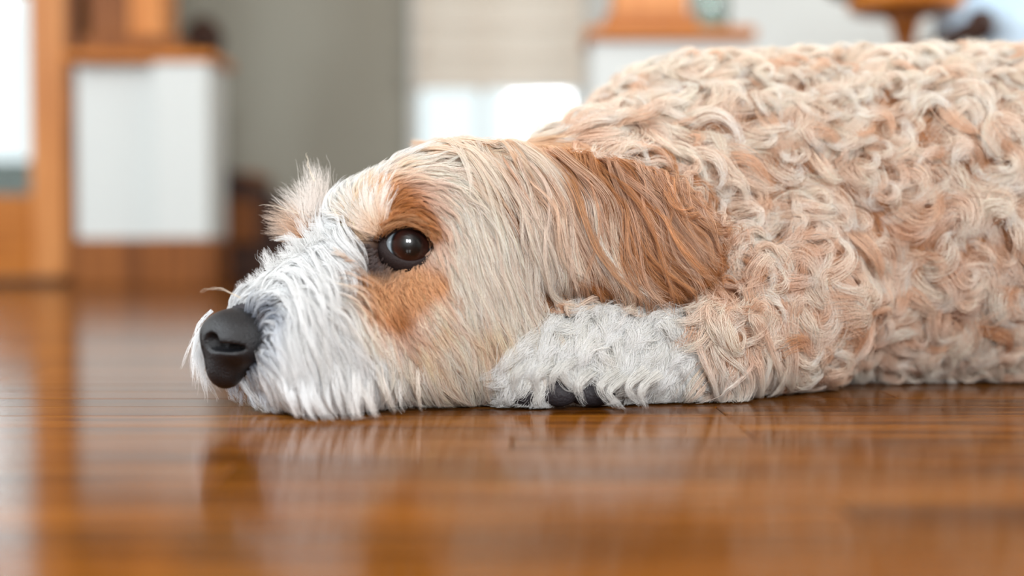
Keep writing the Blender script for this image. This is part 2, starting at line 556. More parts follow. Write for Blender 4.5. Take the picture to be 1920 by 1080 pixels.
EYE_C = P(763, 461, 1.0245)
EYE_R = 0.0195
eye_ax = np.array([0, 0, HC]) - EYE_C
eye_ax = eye_ax / np.linalg.norm(eye_ax) + np.array([0.10, 0, 0.02])
eye_ax /= np.linalg.norm(eye_ax)
EYE_C2 = hd(.0, 0, 0) * 2 - EYE_C
_d = EYE_C - E0
EYE_C2 = EYE_C - 2 * _d.dot(sid) * sid
eye_ax2 = eye_ax - 2 * eye_ax.dot(sid) * sid


def prim_d(pr, p):
    if pr[0] == 'e':
        c, r, R = pr[3]
        q = (p - c) @ R.T
        k0 = np.linalg.norm(q / r, axis=-1)
        k1 = np.linalg.norm(q / (r * r), axis=-1)
        return np.where(k1 > 1e-9, k0 * (k0 - 1) / np.maximum(k1, 1e-9), -r.min())
    a, b, r1, r2 = pr[3]
    ba = b - a
    t = np.clip(((p - a) @ ba) / ba.dot(ba), 0, 1)
    return np.linalg.norm(p - a - t[..., None] * ba, axis=-1) - (r1 + t * (r2 - r1))


def sdf(p, regions=None):
    d = None
    for pr in prims:
        if regions is not None and pr[1] not in regions:
            continue
        e = prim_d(pr, p)
        if d is None:
            d = e
            continue
        k = pr[2]
        h = np.maximum(k - np.abs(d - e), 0) / k
        d = np.minimum(d, e) - h * h * k * 0.25
    # eye sockets
    for c in (EYE_C, EYE_C2):
        s = np.linalg.norm(p - c, axis=-1) - (EYE_R + 0.0015)
        k = 0.006
        h = np.maximum(k - np.abs(-s - d), 0) / k
        d = np.maximum(d, -s) + h * h * k * 0.25
    return d


def grad(p, eps=0.0015):
    g = np.stack([sdf(p + np.array(v) * eps) - sdf(p - np.array(v) * eps) for v in ((1, 0, 0), (0, 1, 0), (0, 0, 1))], -1)
    return g / np.maximum(np.linalg.norm(g, axis=-1, keepdims=True), 1e-9)


def region_of(p):
    best = np.full(p.shape[:-1], 1e9); reg = np.zeros(p.shape[:-1], int)
    for pr in prims:
        e = prim_d(pr, p)
        m = e < best
        best = np.where(m, e, best); reg = np.where(m, pr[1], reg)
    return reg


def surface_net(fn, lo, hi, h):
    lo = np.asarray(lo, float)
    n = np.ceil((np.asarray(hi) - lo) / h).astype(int) + 1
    ax = [lo[i] + h * np.arange(n[i]) for i in range(3)]
    g = np.stack(np.meshgrid(*ax, indexing='ij'), -1)
    v = np.concatenate([fn(g[i:i + 16].reshape(-1, 3)).reshape(g[i:i + 16].shape[:3]) for i in range(0, n[0], 16)], 0)
    ins = v < 0
    cs = n - 1
    acc = np.zeros(tuple(cs) + (3,)); cnt = np.zeros(tuple(cs))
    offs = [(i, j, k) for i in (0, 1) for j in (0, 1) for k in (0, 1)]

    def corner(a, o):
        return a[o[0]:o[0] + cs[0], o[1]:o[1] + cs[1], o[2]:o[2] + cs[2]]
    for a in offs:
        for b in offs:
            if sum(abs(a[i] - b[i]) for i in range(3)) == 1 and a < b:
                va, vb = corner(v, a), corner(v, b)
                m = (va < 0) != (vb < 0)
                t = np.where(m, va / np.where(m, va - vb, 1), 0)
                pt = np.array(a) + t[..., None] * (np.array(b) - np.array(a))
                acc += np.where(m[..., None], pt, 0); cnt += m
    act = cnt > 0
    idx = np.full(tuple(cs), -1); idx[act] = np.arange(act.sum())
    cell = np.stack(np.nonzero(act), -1)
    verts = lo + h * (cell + acc[act] / cnt[act][:, None])
    quads = []
    for axn in range(3):
        o1, o2 = [(1, 2), (2, 0), (0, 1)][axn]
        sl0 = [slice(1, n[i] - 1) for i in range(3)]; sl0[axn] = slice(0, n[axn] - 1)
        sl1 = list(sl0); sl1[axn] = slice(1, n[axn])
        a_, b_ = ins[tuple(sl0)], ins[tuple(sl1)]
        pos = np.stack(np.nonzero(a_ != b_), -1)
        flip = a_[a_ != b_]
        base = pos.copy()
        for i in range(3):
            if i != axn: base[:, i] += 1
        q = []
        for (d1_, d2_) in ((-1, -1), (0, -1), (0, 0), (-1, 0)):
            c = base.copy(); c[:, o1] += d1_; c[:, o2] += d2_
            q.append(idx[c[:, 0], c[:, 1], c[:, 2]])
        q = np.stack(q, -1)
        q[~flip] = q[~flip][:, ::-1]
        quads.append(q)
    return verts, np.concatenate(quads)


def np_mesh(name, verts, quads):
    me = bpy.data.meshes.new(name)
    me.vertices.add(len(verts)); me.vertices.foreach_set('co', np.asarray(verts, np.float32).ravel())
    k = quads.shape[1]
    me.loops.add(len(quads) * k); me.loops.foreach_set('vertex_index', quads.astype(np.int32).ravel())
    me.polygons.add(len(quads))
    me.polygons.foreach_set('loop_start', (np.arange(len(quads)) * k).astype(np.int32))
    me.polygons.foreach_set('loop_total', np.full(len(quads), k, np.int32))
    me.update(calc_edges=True)
    me.validate()
    return me


def body_fn(p):
    return np.maximum(sdf(p), 0.004 - p[:, 2])


V, Q = surface_net(body_fn, (-.26, .92, -.006), (.97, 1.50, .32), 0.006)
for _ in range(2):
    V = V - sdf(V)[:, None] * grad(V) * (V[:, 2:3] > 0.006)

# ------------------------------------------------------------------ coat pattern and lie of the coat
# px, py, lie (deg, 0 = towards +x, 90 = down), length m, lift m
LIE = np.array([
    (560, 330, -125, .030, .010), (610, 350, -125, .030, .008), (640, 300, -115, .030, .008), (600, 400, -140, .028, .008),
    (690, 285, -70, .035, .008), (730, 265, -25, .040, .008), (800, 262, 0, .050, .008), (860, 285, 15, .055, .008),
    (900, 310, 35, .060, .009), (950, 300, 30, .060, .009), (900, 360, 60, .060, .009), (950, 380, 75, .060, .009),
    (890, 430, 78, .060, .009), (870, 480, 82, .055, .009), (950, 470, 84, .060, .009), (900, 550, 72, .055, .008),
    (960, 560, 72, .050, .008), (840, 620, 58, .050, .007), (900, 640, 60, .050, .007), (780, 680, 58, .050, .007),
    (850, 720, 68, .045, .007), (920, 710, 72, .040, .007), (820, 760, 80, .035, .007), (700, 660, 56, .050, .008),
    (640, 640, 68, .050, .010), (590, 640, 78, .050, .012), (540, 620, 84, .045, .012), (560, 720, 84, .050, .010),
    (640, 730, 74, .050, .010), (720, 740, 70, .045, .008), (480, 740, 92, .030, .006), (430, 760, 110, .025, .006),
    (515, 605, 40, .022, .007), (560, 560, 55, .040, .012), (620, 560, 50, .040, .014),
    (660, 540, 60, .030, .014), (630, 500, 20, .030, .014), (580, 500, -30, .030, .014), (550, 460, -90, .030, .012),
    (520, 500, -110, .028, .012), (480, 540, -100, .022, .010), (440, 560, -60, .018, .008), (400, 580, -110, .015, .006), (480, 585, 0, .016, .005), (500, 650, 40, .016, .004), (475, 700, 65, .016, .004), (460, 575, -30, .016, .006),
    (600, 450, -60, .030, .012), (640, 440, 200, .022, .006), (650, 400, -140, .022, .006), (650, 350, -120, .024, .006),
    (690, 420, -115, .016, .004), (690, 360, -95, .022, .006), (720, 390, -85, .018, .006), (730, 330, -50, .028, .007),
    (740, 415, -55, .016, .006), (760, 395, -15, .022, .008), (780, 350, 0, .032, .008), (800, 330, 15, .045, .009),
    (790, 412, 28, .024, .008), (820, 400, 45, .034, .009), (815, 440, 62, .030, .008), (840, 460, 72, .042, .009),
    (690, 455, 185, .008, .002), (660, 470, 160, .012, .003), (700, 490, 130, .008, .002), (720, 508, 105, .009, .002),
    (755, 512, 95, .009, .002), (790, 508, 75, .010, .002), (820, 500, 60, .014, .003), (700, 540, 100, .012, .003),
    (720, 570, 70, .020, .004), (770, 560, 62, .022, .004), (830, 550, 62, .030, .005), (750, 620, 58, .035, .005),
    (690, 600, 90, .018, .004)])
WHT, CRM, TAN, GIN, DRK, PEA = (248, 248, 246), (252, 230, 216), (224, 172, 126), (190, 126, 70), (92, 78, 76), (240, 209, 178)
HUE = []
for c, pts in (
    (WHT, [(480, 560), (520, 520), (560, 470), (600, 480), (620, 560), (560, 650), (620, 720), (520, 720), (430, 760), (700, 700),
           (640, 620), (600, 330), (660, 275), (740, 255), (560, 400), (590, 380), (400, 600), (380, 700), (480, 780), (700, 770),
           (692, 298), (740, 286), (720, 303), (775, 272), (670, 325), (630, 350), (600, 372), (660, 310), (640, 440), (540, 560), (610, 420), (660, 660), (560, 780), (630, 790), (790, 268), (640, 335)]),
    (CRM, [(840, 470), (846, 430), (834, 392), (830, 330), (850, 385), (862, 450), (800, 292), (770, 300), (855, 505), (870, 560), (810, 625), (835, 600), (720, 655), (690, 640), (850, 275), (860, 340), (900, 420), (880, 520), (920, 600), (860, 680), (800, 740), (900, 740), (800, 300), (950, 500),
           (980, 620), (760, 740), (850, 430), (760, 690), (960, 430), (840, 320), (870, 600), (900, 300)]),
    (PEA, [(690, 340), (660, 380), (700, 400), (940, 350), (680, 440), (950, 290), (830, 640), (880, 250), (960, 260), (800, 700), (650, 410), (930, 660)]),
    (TAN, [(700, 360), (728, 345), (720, 560), (780, 540), (825, 535), (720, 585), (715, 410), (690, 530), (780, 560), (1000, 300), (665, 480)]),
    (GIN, [(762, 390), (790, 408), (750, 372), (818, 440), (750, 605), (742, 405), (806, 420)]),
    ((150, 156, 168), [(497, 588), (485, 570)]), ((228, 231, 236), [(505, 640), (495, 675), (470, 710), (470, 750), (430, 740)]),
    (DRK, [(676, 470), (694, 500), (706, 446), (690, 468), (702, 494), (712, 470)])):
    for (x, y) in pts:
        HUE.append((x, y) + tuple(lin(c)))
HUE = np.array(HUE)


def idw(px, py, pts, vals, pw=1.7, eps=120.0):
    out = np.zeros(px.shape + (vals.shape[1],))
    fx, fy = px.ravel(), py.ravel()
    o = out.reshape(-1, vals.shape[1])
    for i in range(0, len(fx), 20000):
        d2 = (fx[i:i + 20000, None] - pts[None, :, 0]) ** 2 + (fy[i:i + 20000, None] - pts[None, :, 1]) ** 2
        w = 1.0 / (d2 + eps) ** pw
        w /= w.sum(1, keepdims=True)
        o[i:i + 20000] = w @ vals
    return out


LIEV = np.stack([np.cos(np.radians(LIE[:, 2])), np.sin(np.radians(LIE[:, 2])), LIE[:, 3], LIE[:, 4]], -1)


def mirror_far(p):
    """the coat pattern is the same on both sides of the head: read the far side from the near one"""
    s = (p - E0) @ sid
    return p + np.where(s < -0.012, -2 * s, 0)[..., None] * sid * 1.0


def head_lie(p):
    px, py = to_pix(p)
    v = idw(px, py, LIE, LIEV)
    d = np.stack([v[..., 0], np.zeros_like(v[..., 0]), -v[..., 1]], -1)
    return d, v[..., 2], v[..., 3]


def head_hue(p):
    px, py = to_pix(p)
    return idw(px, py, HUE, HUE[:, 2:], 2.2, 60.0)


BCRM, BTAN, BWHT = lin((250, 232, 215)), lin((206, 138, 76)), lin((252, 246, 240))

reg_v = region_of(V)
vc = np.where((reg_v == HEAD)[:, None], head_hue(V), (0.5 * BCRM + 0.5 * BTAN)[None])
vc[reg_v == PAW] = lin((225, 222, 215))
vc[(reg_v == PAW) & (V[:, 2] < 0.017)] = lin((62, 56, 58))      # pads under the paw
vc[reg_v == EAR] = lin((186, 120, 66))
near_eye = np.linalg.norm(V - EYE_C, axis=-1) < 0.024
vc[near_eye] = lin((62, 46, 42))
def attr_mat(name, rough, spec, hair=False):
    m, nt, b = new_mat(name)
    a = nt.nodes.new('ShaderNodeAttribute'); a.attribute_name = 'coat'
    nt.links.new(a.outputs['Color'], b.inputs['Base Color'])
    b.inputs['Roughness'].default_value = rough
    b.inputs['Specular IOR Level'].default_value = spec
    if hair:
        tl = nt.nodes.new('ShaderNodeBsdfTranslucent')
        mx = nt.nodes.new('ShaderNodeMixShader'); mx.inputs[0].default_value = 0.26
        nt.links.new(a.outputs['Color'], tl.inputs['Color'])
        nt.links.new(b.outputs[0], mx.inputs[1]); nt.links.new(tl.outputs[0], mx.inputs[2])
        nt.links.new(mx.outputs[0], nt.nodes['Material Output'].inputs[0])
    return m


# ------------------------------------------------------------------ nose
NC = hd(.114, .004, .051)
NS = np.array([1.20, 1.14, 1.06])


def nose_fn(p):
    q = (p - NC) @ HEADR.T / NS

    def e(c, r):
        w = q - np.array(c); r = np.array(r)
        k0 = np.linalg.norm(w / r, axis=-1); k1 = np.linalg.norm(w / r ** 2, axis=-1)
        return k0 * (k0 - 1) / np.maximum(k1, 1e-9)

    def sm(a, b, k):
        h = np.maximum(k - np.abs(a - b), 0) / k
        return np.minimum(a, b) - h * h * k * .25
    d = e((0, 0, .004), (.021, .0225, .0185))
    for s in (1, -1):
        d = sm(d, e((-.002, .013 * s, .000), (.017, .0125, .0145)), .006)
    d = sm(d, e((.006, 0, -.014), (.012, .0115, .0165)), .008)
    d = sm(d, e((-.014, 0, .004), (.02, .019, .016)), .01)
    for s in (1, -1):
        # nostril: comma running back to the side
        for c, r in (((.017, .0105 * s, .0015), (.009, .0052, .0055)), ((.011, .0185 * s, -.002), (.012, .0075, .0026))):
            n_ = e(c, r)
            k = .003
            h = np.maximum(k - np.abs(-n_ - d), 0) / k
            d = np.maximum(d, -n_) + h * h * k * .25
    g_ = e((.021, 0, -.010), (.006, .0010, .018))   # philtrum groove
    return np.maximum(d, -g_)


vc[(nose_fn(V) < 0.011) & (reg_v == HEAD)] = lin((74, 74, 80))      # dark bare skin bordering the nose
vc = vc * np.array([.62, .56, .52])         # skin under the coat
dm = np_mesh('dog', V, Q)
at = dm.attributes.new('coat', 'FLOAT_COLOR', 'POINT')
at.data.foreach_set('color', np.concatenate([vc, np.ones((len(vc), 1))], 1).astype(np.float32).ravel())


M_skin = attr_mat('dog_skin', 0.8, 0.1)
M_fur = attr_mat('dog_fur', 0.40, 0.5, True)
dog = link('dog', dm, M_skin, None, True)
tag(dog, 'cream and tan curly coated dog lying with its chin on the wood floor', 'dog')

NV, NQ = surface_net(nose_fn, NC - .048, NC + .048, 0.0012)
nose = link('nose', np_mesh('nose', NV, NQ), M_black, dog, True)
nose['label'] = 'black leathery nose'


# ------------------------------------------------------------------ eyes
def eye_mat():
    m, nt, b = new_mat('eye_surface')
    N, L = nt.nodes, nt.links
    tc = N.new('ShaderNodeTexCoord')
    sep = N.new('ShaderNodeSeparateXYZ')
    L.new(tc.outputs['Object'], sep.inputs[0])
    mr = N.new('ShaderNodeMath'); mr.operation = 'DIVIDE'; mr.inputs[1].default_value = EYE_R
    L.new(sep.outputs['Z'], mr.inputs[0])
    ac = N.new('ShaderNodeMath'); ac.operation = 'ARCCOSINE'
    L.new(mr.outputs[0], ac.inputs[0])
    dv = N.new('ShaderNodeMath'); dv.operation = 'DIVIDE'; dv.inputs[1].default_value = math.pi / 2
    L.new(ac.outputs[0], dv.inputs[0])
    cr = N.new('ShaderNodeValToRGB')
    e = cr.color_ramp.elements
    e[0].position = 0.0; e[0].color = (.004, .003, .003, 1)
    e[1].position = 0.22; e[1].color = (.004, .003, .003, 1)
    for pos, c in ((.27, (.012, .004, .003)), (.42, (.030, .009, .006)), (.49, (.006, .004, .004)), (.515, (.03, .04, .05)), (.55, (.26, .32, .36)), (.8, (.22, .2, .2))):
        k = e.new(pos); k.color = c + (1,)
    L.new(dv.outputs[0], cr.inputs[0])
    L.new(cr.outputs[0], b.inputs['Base Color'])
    b.inputs['Roughness'].default_value = 0.35
    b.inputs['Specular IOR Level'].default_value = 0.2
    b.inputs['Coat Weight'].default_value = 0.7
    b.inputs['Coat Roughness'].default_value = 0.02
    return m


M_eye = eye_mat()
M_lid = plain('dark_eyelid', (40, 30, 29), 0.6, 0.2, 0.2, 600.0, 0.3)


def make_eye(c, ax, gaze):
    n1, n2 = 40, 48
    vs, fs = [], []
    for i in range(n1 + 1):
        th = math.pi * i / n1
        bulge = 1.0 + 0.05 * max(0, math.cos(th)) ** 6
        for j in range(n2):
            ph = 2 * math.pi * j / n2
            vs.append((EYE_R * math.sin(th) * math.cos(ph), EYE_R * math.sin(th) * math.sin(ph), EYE_R * math.cos(th)))
    for i in range(n1):
        for j in range(n2):
            k = (j + 1) % n2
            fs.append((i * n2 + j, (i + 1) * n2 + j, (i + 1) * n2 + k, i * n2 + k))
    me = bpy.data.meshes.new('eyeball'); me.from_pydata(vs, [], fs); me.update()
    o = link('eyeball', me, M_eye, dog, True)
    o['label'] = 'dark brown eye'
    o.location = c
    o.rotation_euler = Vector(gaze).to_track_quat('Z', 'Y').to_euler()
    # lids: shell with an almond opening, in the frame (right, up, ax)
    right = np.cross(upv, ax); right /= np.linalg.norm(right)
    up2 = np.cross(ax, right)
    n3, n4 = 72, 9
    vs, fs = [], []
    for j in range(n3):
        ph = 2 * math.pi * j / n3
        cx, cy = math.cos(ph), math.sin(ph)
        aw = 0.93
        ah = 0.60 if cy > 0 else 0.58
        rad = 1.0 / ((abs(cx) / aw) ** 1.75 + (abs(cy) / ah) ** 1.75) ** (1 / 1.75)
        phr = ph - 0.16
        for i in range(n4):
            t = i / (n4 - 1)
            th = rad + (1.75 - rad) * t
            rr = EYE_R + (0.0004 if i == 0 else 0.0019 if i == 1 else 0.0022 + 0.002 * t)
            if i == 1: th = rad + 0.03
            v = c + rr * (math.sin(th) * (math.cos(phr) * right + math.sin(phr) * up2) + math.cos(th) * ax)
            vs.append(tuple(v))
    for j in range(n3):
        k = (j + 1) % n3
        for i in range(n4 - 1):
            fs.append((j * n4 + i, k * n4 + i, k * n4 + i + 1, j * n4 + i + 1))
    me = bpy.data.meshes.new('eyelid'); me.from_pydata(vs, [], fs); me.update()
    l = link('eyelid', me, M_lid, dog, True)
    l['label'] = 'dark rim of the eye'


gz = eye_ax + np.array([0.10, 0, 0.02]); gz /= np.linalg.norm(gz)
make_eye(EYE_C, eye_ax, gz)
make_eye(EYE_C2, eye_ax2, eye_ax2)

# ------------------------------------------------------------------ paw pads
for i, (x, y, z, a, b_, c_) in enumerate([(-.006, 1.043, .013, .014, .009, .010), (.010, 1.030, .012, .014, .009, .010), (.034, 1.027, .012, .014, .009, .010),
                                          (.058, 1.036, .011, .018, .012, .010), (-.008, 1.060, .013, .012, .009, .010)]):
    bm = bmesh.new()
    bmesh.ops.create_icosphere(bm, subdivisions=3, radius=1.0)
    for v in bm.verts:
        v.co = (v.co.x * a, v.co.y * b_, v.co.z * c_)
    me = bpy.data.meshes.new('paw_pad'); bm.to_mesh(me); bm.free()
    o = link('paw_pad', me, M_pad, dog, True)
    o.location = (x, y, z)
    o['label'] = 'black paw pad'

#FUR#
# ------------------------------------------------------------------ fur: real strands in locks
class Fur:
    def __init__(self):
        self.pos, self.col, self.rad = [], [], []      # per batch (n, K, .)

    def build(self, name, label):
        cd = bpy.data.hair_curves.new(name)
        sizes, P_, C_, R_ = [], [], [], []
        for p, c, r in zip(self.pos, self.col, self.rad):
            sizes += [p.shape[1]] * p.shape[0]
            P_.append(p.reshape(-1, 3)); C_.append(c.reshape(-1, 3)); R_.append(r.reshape(-1))
        cd.add_curves(sizes)
        Pn = np.concatenate(P_).astype(np.float32)
        cd.attributes['position'].data.foreach_set('vector', Pn.ravel())
        ra = cd.attributes.get('radius') or cd.attributes.new('radius', 'FLOAT', 'POINT')
        ra.data.foreach_set('value', np.concatenate(R_).astype(np.float32))
        ca = cd.attributes.new('coat', 'FLOAT_COLOR', 'POINT')
        Cn = np.concatenate(C_)
        ca.data.foreach_set('color', np.concatenate([Cn, np.ones((len(Cn), 1))], 1).astype(np.float32).ravel())
        cd.materials.append(M_fur)
        o = bpy.data.objects.new(name, cd)
        COL.objects.link(o)
        o.parent = dog
        o['kind'] = 'stuff'
        o['label'] = label
        print('FUR', name, len(sizes), len(Pn))
        return o


EYE_RT = np.cross(upv, eye_ax); EYE_RT /= np.linalg.norm(EYE_RT)
EYE_UP = np.cross(eye_ax, EYE_RT)


def over_eye(p):
    """strand points that would hang in front of the eye opening"""
    q = p - EYE_C
    x = q @ EYE_RT; y = q @ EYE_UP; z = q @ eye_ax
    x2 = x * math.cos(.16) - y * math.sin(.16); y2 = x * math.sin(.16) + y * math.cos(.16)
    return ((x2 / 0.0140) ** 2 + (y2 / 0.0118) ** 2 < 1) & (z > 0.0)


def lay(fur, G, Nn, M, w0, w1, flat, frizz, c0, c1, rad, tip=0.35, lmin=0.75, root_spread=1.0, cj=0.06, fly=0.04, wpow=1.0, cpow=1.1, nose_clear=True, floor_clear=True):
    """M strands around each guide G (N,K,3) with surface normals Nn (N,K,3)"""
    N, K, _ = G.shape
    s = np.linspace(0, 1, K)
    T = np.gradient(G, axis=1)
    T /= np.maximum(np.linalg.norm(T, axis=-1, keepdims=True), 1e-9)
    S = np.cross(Nn, T); S /= np.maximum(np.linalg.norm(S, axis=-1, keepdims=True), 1e-9)
    B = np.cross(T, S)
    r = np.sqrt(rng.random((N, M))); a = rng.random((N, M)) * 2 * np.pi
    ox, oy = r * np.cos(a), r * np.sin(a)
    big = rng.random((N, M)) < fly
    ox = np.where(big, ox * 2.2, ox); oy = np.where(big, np.abs(oy) * 2.2, oy)
    w0 = np.broadcast_to(np.asarray(w0, float), (N,)); w1 = np.broadcast_to(np.asarray(w1, float), (N,))
    w = w1[:, None] + (w0 - w1)[:, None] * (1 - s[None] ** wpow)
    ln = lmin + (1 - lmin) * rng.random((N, M))
    u = s[None, None] * ln[..., None] * (K - 1)
    i0 = np.minimum(u.astype(int), K - 2); fr = (u - i0)[..., None]
    n_i = np.arange(N)[:, None, None]
    c = G[n_i, i0] * (1 - fr) + G[n_i, i0 + 1] * fr
    sd = S[n_i, i0]; bd = B[n_i, i0]
    ww = w[:, None, :, None]
    ph = rng.random((N, M, 1)) * 6.283; fq = 1.0 + 1.6 * rng.random((N, M, 1))
    fz = frizz * s[None, None] * np.sin(ph + fq * s[None, None] * 6.283)
    fz2 = frizz * s[None, None] * np.cos(ph * 1.7 + fq * s[None, None] * 5.1)
    p = c + ww * (ox[..., None, None] * sd + flat * oy[..., None, None] * bd) + fz[..., None] * sd + 0.6 * fz2[..., None] * bd
    if floor_clear:                            # a strand that reaches the floor ends there
        zmin = 0.0006 + 0.0015 * rng.random((N, M, 1))
        below = p[..., 2] < zmin
        first = np.where(below.any(-1), np.maximum(below.argmax(-1), 1.5), K - 1.0) - np.where(below.any(-1), .5, 0)
        uu = s[None, None] * first[..., None]
        j0 = np.minimum(uu.astype(int), K - 2); f2 = (uu - j0)[..., None]
        p = np.take_along_axis(p, j0[..., None], 2) * (1 - f2) + np.take_along_axis(p, j0[..., None] + 1, 2) * f2
        p[..., 2] = np.maximum(p[..., 2], zmin)
    if c1 is None:
        col = c0[:, None]                     # colours given along the guide
    else:
        c0 = np.broadcast_to(c0, (N, 3)); c1 = np.broadcast_to(c1, (N, 3))
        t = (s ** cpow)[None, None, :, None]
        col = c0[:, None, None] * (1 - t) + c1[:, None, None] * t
    col = np.clip(col * (1 + cj * rng.standard_normal((N, M, 1, 1))), 0.003, 0.92)
    rd = rad * (1 - (1 - tip) * s ** 2)[None, None] * (0.75 + 0.5 * rng.random((N, M, 1)))
    p = p.reshape(-1, K, 3); col = np.broadcast_to(col, (N, M, K, 3)).reshape(-1, K, 3); rd = np.broadcast_to(rd, (N, M, K)).reshape(-1, K)
    keep = ~over_eye(p).any(1)
    if nose_clear:
        near = np.linalg.norm(p - NC, axis=-1).min(1) < 0.06
        bad = np.zeros(len(p), bool)
        ii = np.nonzero(near)[0]
        bad[ii] = (nose_fn(p[ii].reshape(-1, 3)).reshape(len(ii), K) < -0.0006).any(1)
        keep &= ~bad
    fur.pos.append(p[keep]); fur.col.append(col[keep]); fur.rad.append(rd[keep])


def sample_roots(n, mask_fn):
    """area-weighted random points on the body mesh"""
    tri = np.concatenate([Q[:, [0, 1, 2]], Q[:, [0, 2, 3]]])
    a, b, c = V[tri[:, 0]], V[tri[:, 1]], V[tri[:, 2]]
    ar = np.linalg.norm(np.cross(b - a, c - a), axis=-1) / 2
    ctr = (a + b + c) / 3
    ok = mask_fn(ctr)
    ar = ar * ok
    f = rng.choice(len(tri), n, p=ar / ar.sum())
    u, v = rng.random(n), rng.random(n)
    fl = u + v > 1
    u[fl] = 1 - u[fl]; v[fl] = 1 - v[fl]
    return a[f] + u[:, None] * (b[f] - a[f]) + v[:, None] * (c[f] - a[f]), ar.sum()


def set_height(p, h):
    for _ in range(2):
        n = grad(p)
        p = p + (h - sdf(p))[..., None] * n
    return p, grad(p)


def facing(p, n):
    v = np.array([0, 0, HC + 0.1]) - p
    v /= np.linalg.norm(v, axis=-1, keepdims=True)
    return (v * n).sum(-1)


def tangent(d, n):
    d = d - (d * n).sum(-1, keepdims=True) * n
    return d / np.maximum(np.linalg.norm(d, axis=-1, keepdims=True), 1e-6)


# ---- curly coat of the body
def curls(fur, n, mask, L, hmax, wid, M, turn, K=14, lie=(1.0, 0, -0.6), spread=1.1, colfn=None, rad=0.00011, sweep=1.0):
    p0, area_ = sample_roots(n, mask)
    n0 = grad(p0)
    ok = facing(p0, n0) > -0.35
    p0, n0 = p0[ok], n0[ok]
    N = len(p0)
    t0 = tangent(np.broadcast_to(np.array(lie), p0.shape), n0)
    b0 = np.cross(n0, t0)
    th0 = rng.normal(0, spread, N)
    tr = rng.choice([-1, 1], N) * np.radians(rng.uniform(turn[0], turn[1], N))
    s = np.linspace(0, 1, K)
    th = th0[:, None] + tr[:, None] * (s[None] ** 1.25 - 0.35)
    ds = (L * rng.uniform(.75, 1.25, N))[:, None] / (K - 1)
    dx = np.cos(th) * ds; dy = np.sin(th) * ds
    X = np.cumsum(dx, 1) - dx[:, :1]; Y = np.cumsum(dy, 1) - dy[:, :1]
    G = p0[:, None] + X[..., None] * t0[:, None] + Y[..., None] * b0[:, None]
    hm = hmax * rng.uniform(.45, 1.25, N)
    h = hm[:, None] * np.minimum(1, np.sin(np.minimum(s * 2.4, 1.75))[None]) * (1 - 0.35 * s[None] ** 2)
    G, Nn = set_height(G, h)
    nh = n0 * np.array([1, 1, 0]); nh /= np.maximum(np.linalg.norm(nh, axis=-1, keepdims=True), .3)
    dz = np.maximum(.003 - G[..., 2], 0)           # what would go under the floor spreads outward on it
    G = G + (dz * .6)[..., None] * nh[:, None]
    c0, c1 = colfn(p0)
    w0 = wid * rng.uniform(.8, 1.3, N)
    lay(fur, G, Nn, M, w0, w0 * 0.18, 0.34, 0.0018, c0, c1, rad, tip=0.4, lmin=0.75, cj=0.12, fly=0.06, wpow=1.8, cpow=1.5)


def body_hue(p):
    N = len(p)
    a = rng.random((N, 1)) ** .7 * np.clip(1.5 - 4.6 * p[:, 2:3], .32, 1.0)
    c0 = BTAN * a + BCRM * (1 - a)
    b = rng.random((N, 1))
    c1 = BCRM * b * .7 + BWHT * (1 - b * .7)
    tanlock = rng.random((N, 1)) < 0.13
    c1 = np.where(tanlock, BTAN * .6 + BCRM * .4, c1)
    return c0, c1


def jowl(p):
    """side of the throat that belongs to the straight coat of the head"""
    px, py = to_pix(p)
    return (region_of(p) == BODY) & (px < 1050) & (p[:, 1] < 1.15)


def m_body(p):
    r = region_of(p)
    return ((r == BODY) | (r == LEG)) & (p[:, 0] < 0.60) & (p[:, 2] > 0.008) & ~jowl(p) & (to_pix(p)[0] > 950)


body_fur = Fur()
# soft under layer, then the locks that show
curls(body_fur, 3000, m_body, .026, .010, .0065, 24, (60, 220), K=9, colfn=lambda p: (BTAN * .9 + 0 * p, BTAN * .8 + BCRM * .2 + 0 * p), rad=.00013)
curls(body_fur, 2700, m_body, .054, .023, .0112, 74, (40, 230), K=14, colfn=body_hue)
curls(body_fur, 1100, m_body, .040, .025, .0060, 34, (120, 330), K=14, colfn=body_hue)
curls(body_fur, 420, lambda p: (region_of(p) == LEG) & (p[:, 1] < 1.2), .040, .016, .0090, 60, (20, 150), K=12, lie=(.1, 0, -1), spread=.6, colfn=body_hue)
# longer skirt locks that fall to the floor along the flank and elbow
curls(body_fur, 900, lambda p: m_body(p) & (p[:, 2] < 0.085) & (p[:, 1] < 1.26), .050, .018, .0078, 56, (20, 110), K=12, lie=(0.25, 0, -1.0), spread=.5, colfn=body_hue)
body_fur.build('body_fur', 'cream apricot curls of the body coat')

# ---- white paw
paw_fur = Fur()
PWH = lin((248, 248, 245))


def paw_hue(p):
    N = len(p)
    a = rng.random((N, 1)) * .5
    return PWH * (1 - a) + lin((214, 204, 190)) * a, PWH + 0 * p


def m_paw(p):
    return (region_of(p) == PAW) & (p[:, 2] > 0.016) & (p[:, 1] < 1.2)


curls(paw_fur, 700, m_paw, .020, .006, .0055, 30, (20, 90), K=9, lie=(-.5, 0, -.8), spread=.4, colfn=paw_hue, rad=.0001)
curls(paw_fur, 480, m_paw, .034, .012, .0068, 64, (20, 120), K=12, lie=(-.45, 0, -.85), spread=.55, colfn=paw_hue)
paw_fur.build('paw_fur', 'white fur of the front paw')


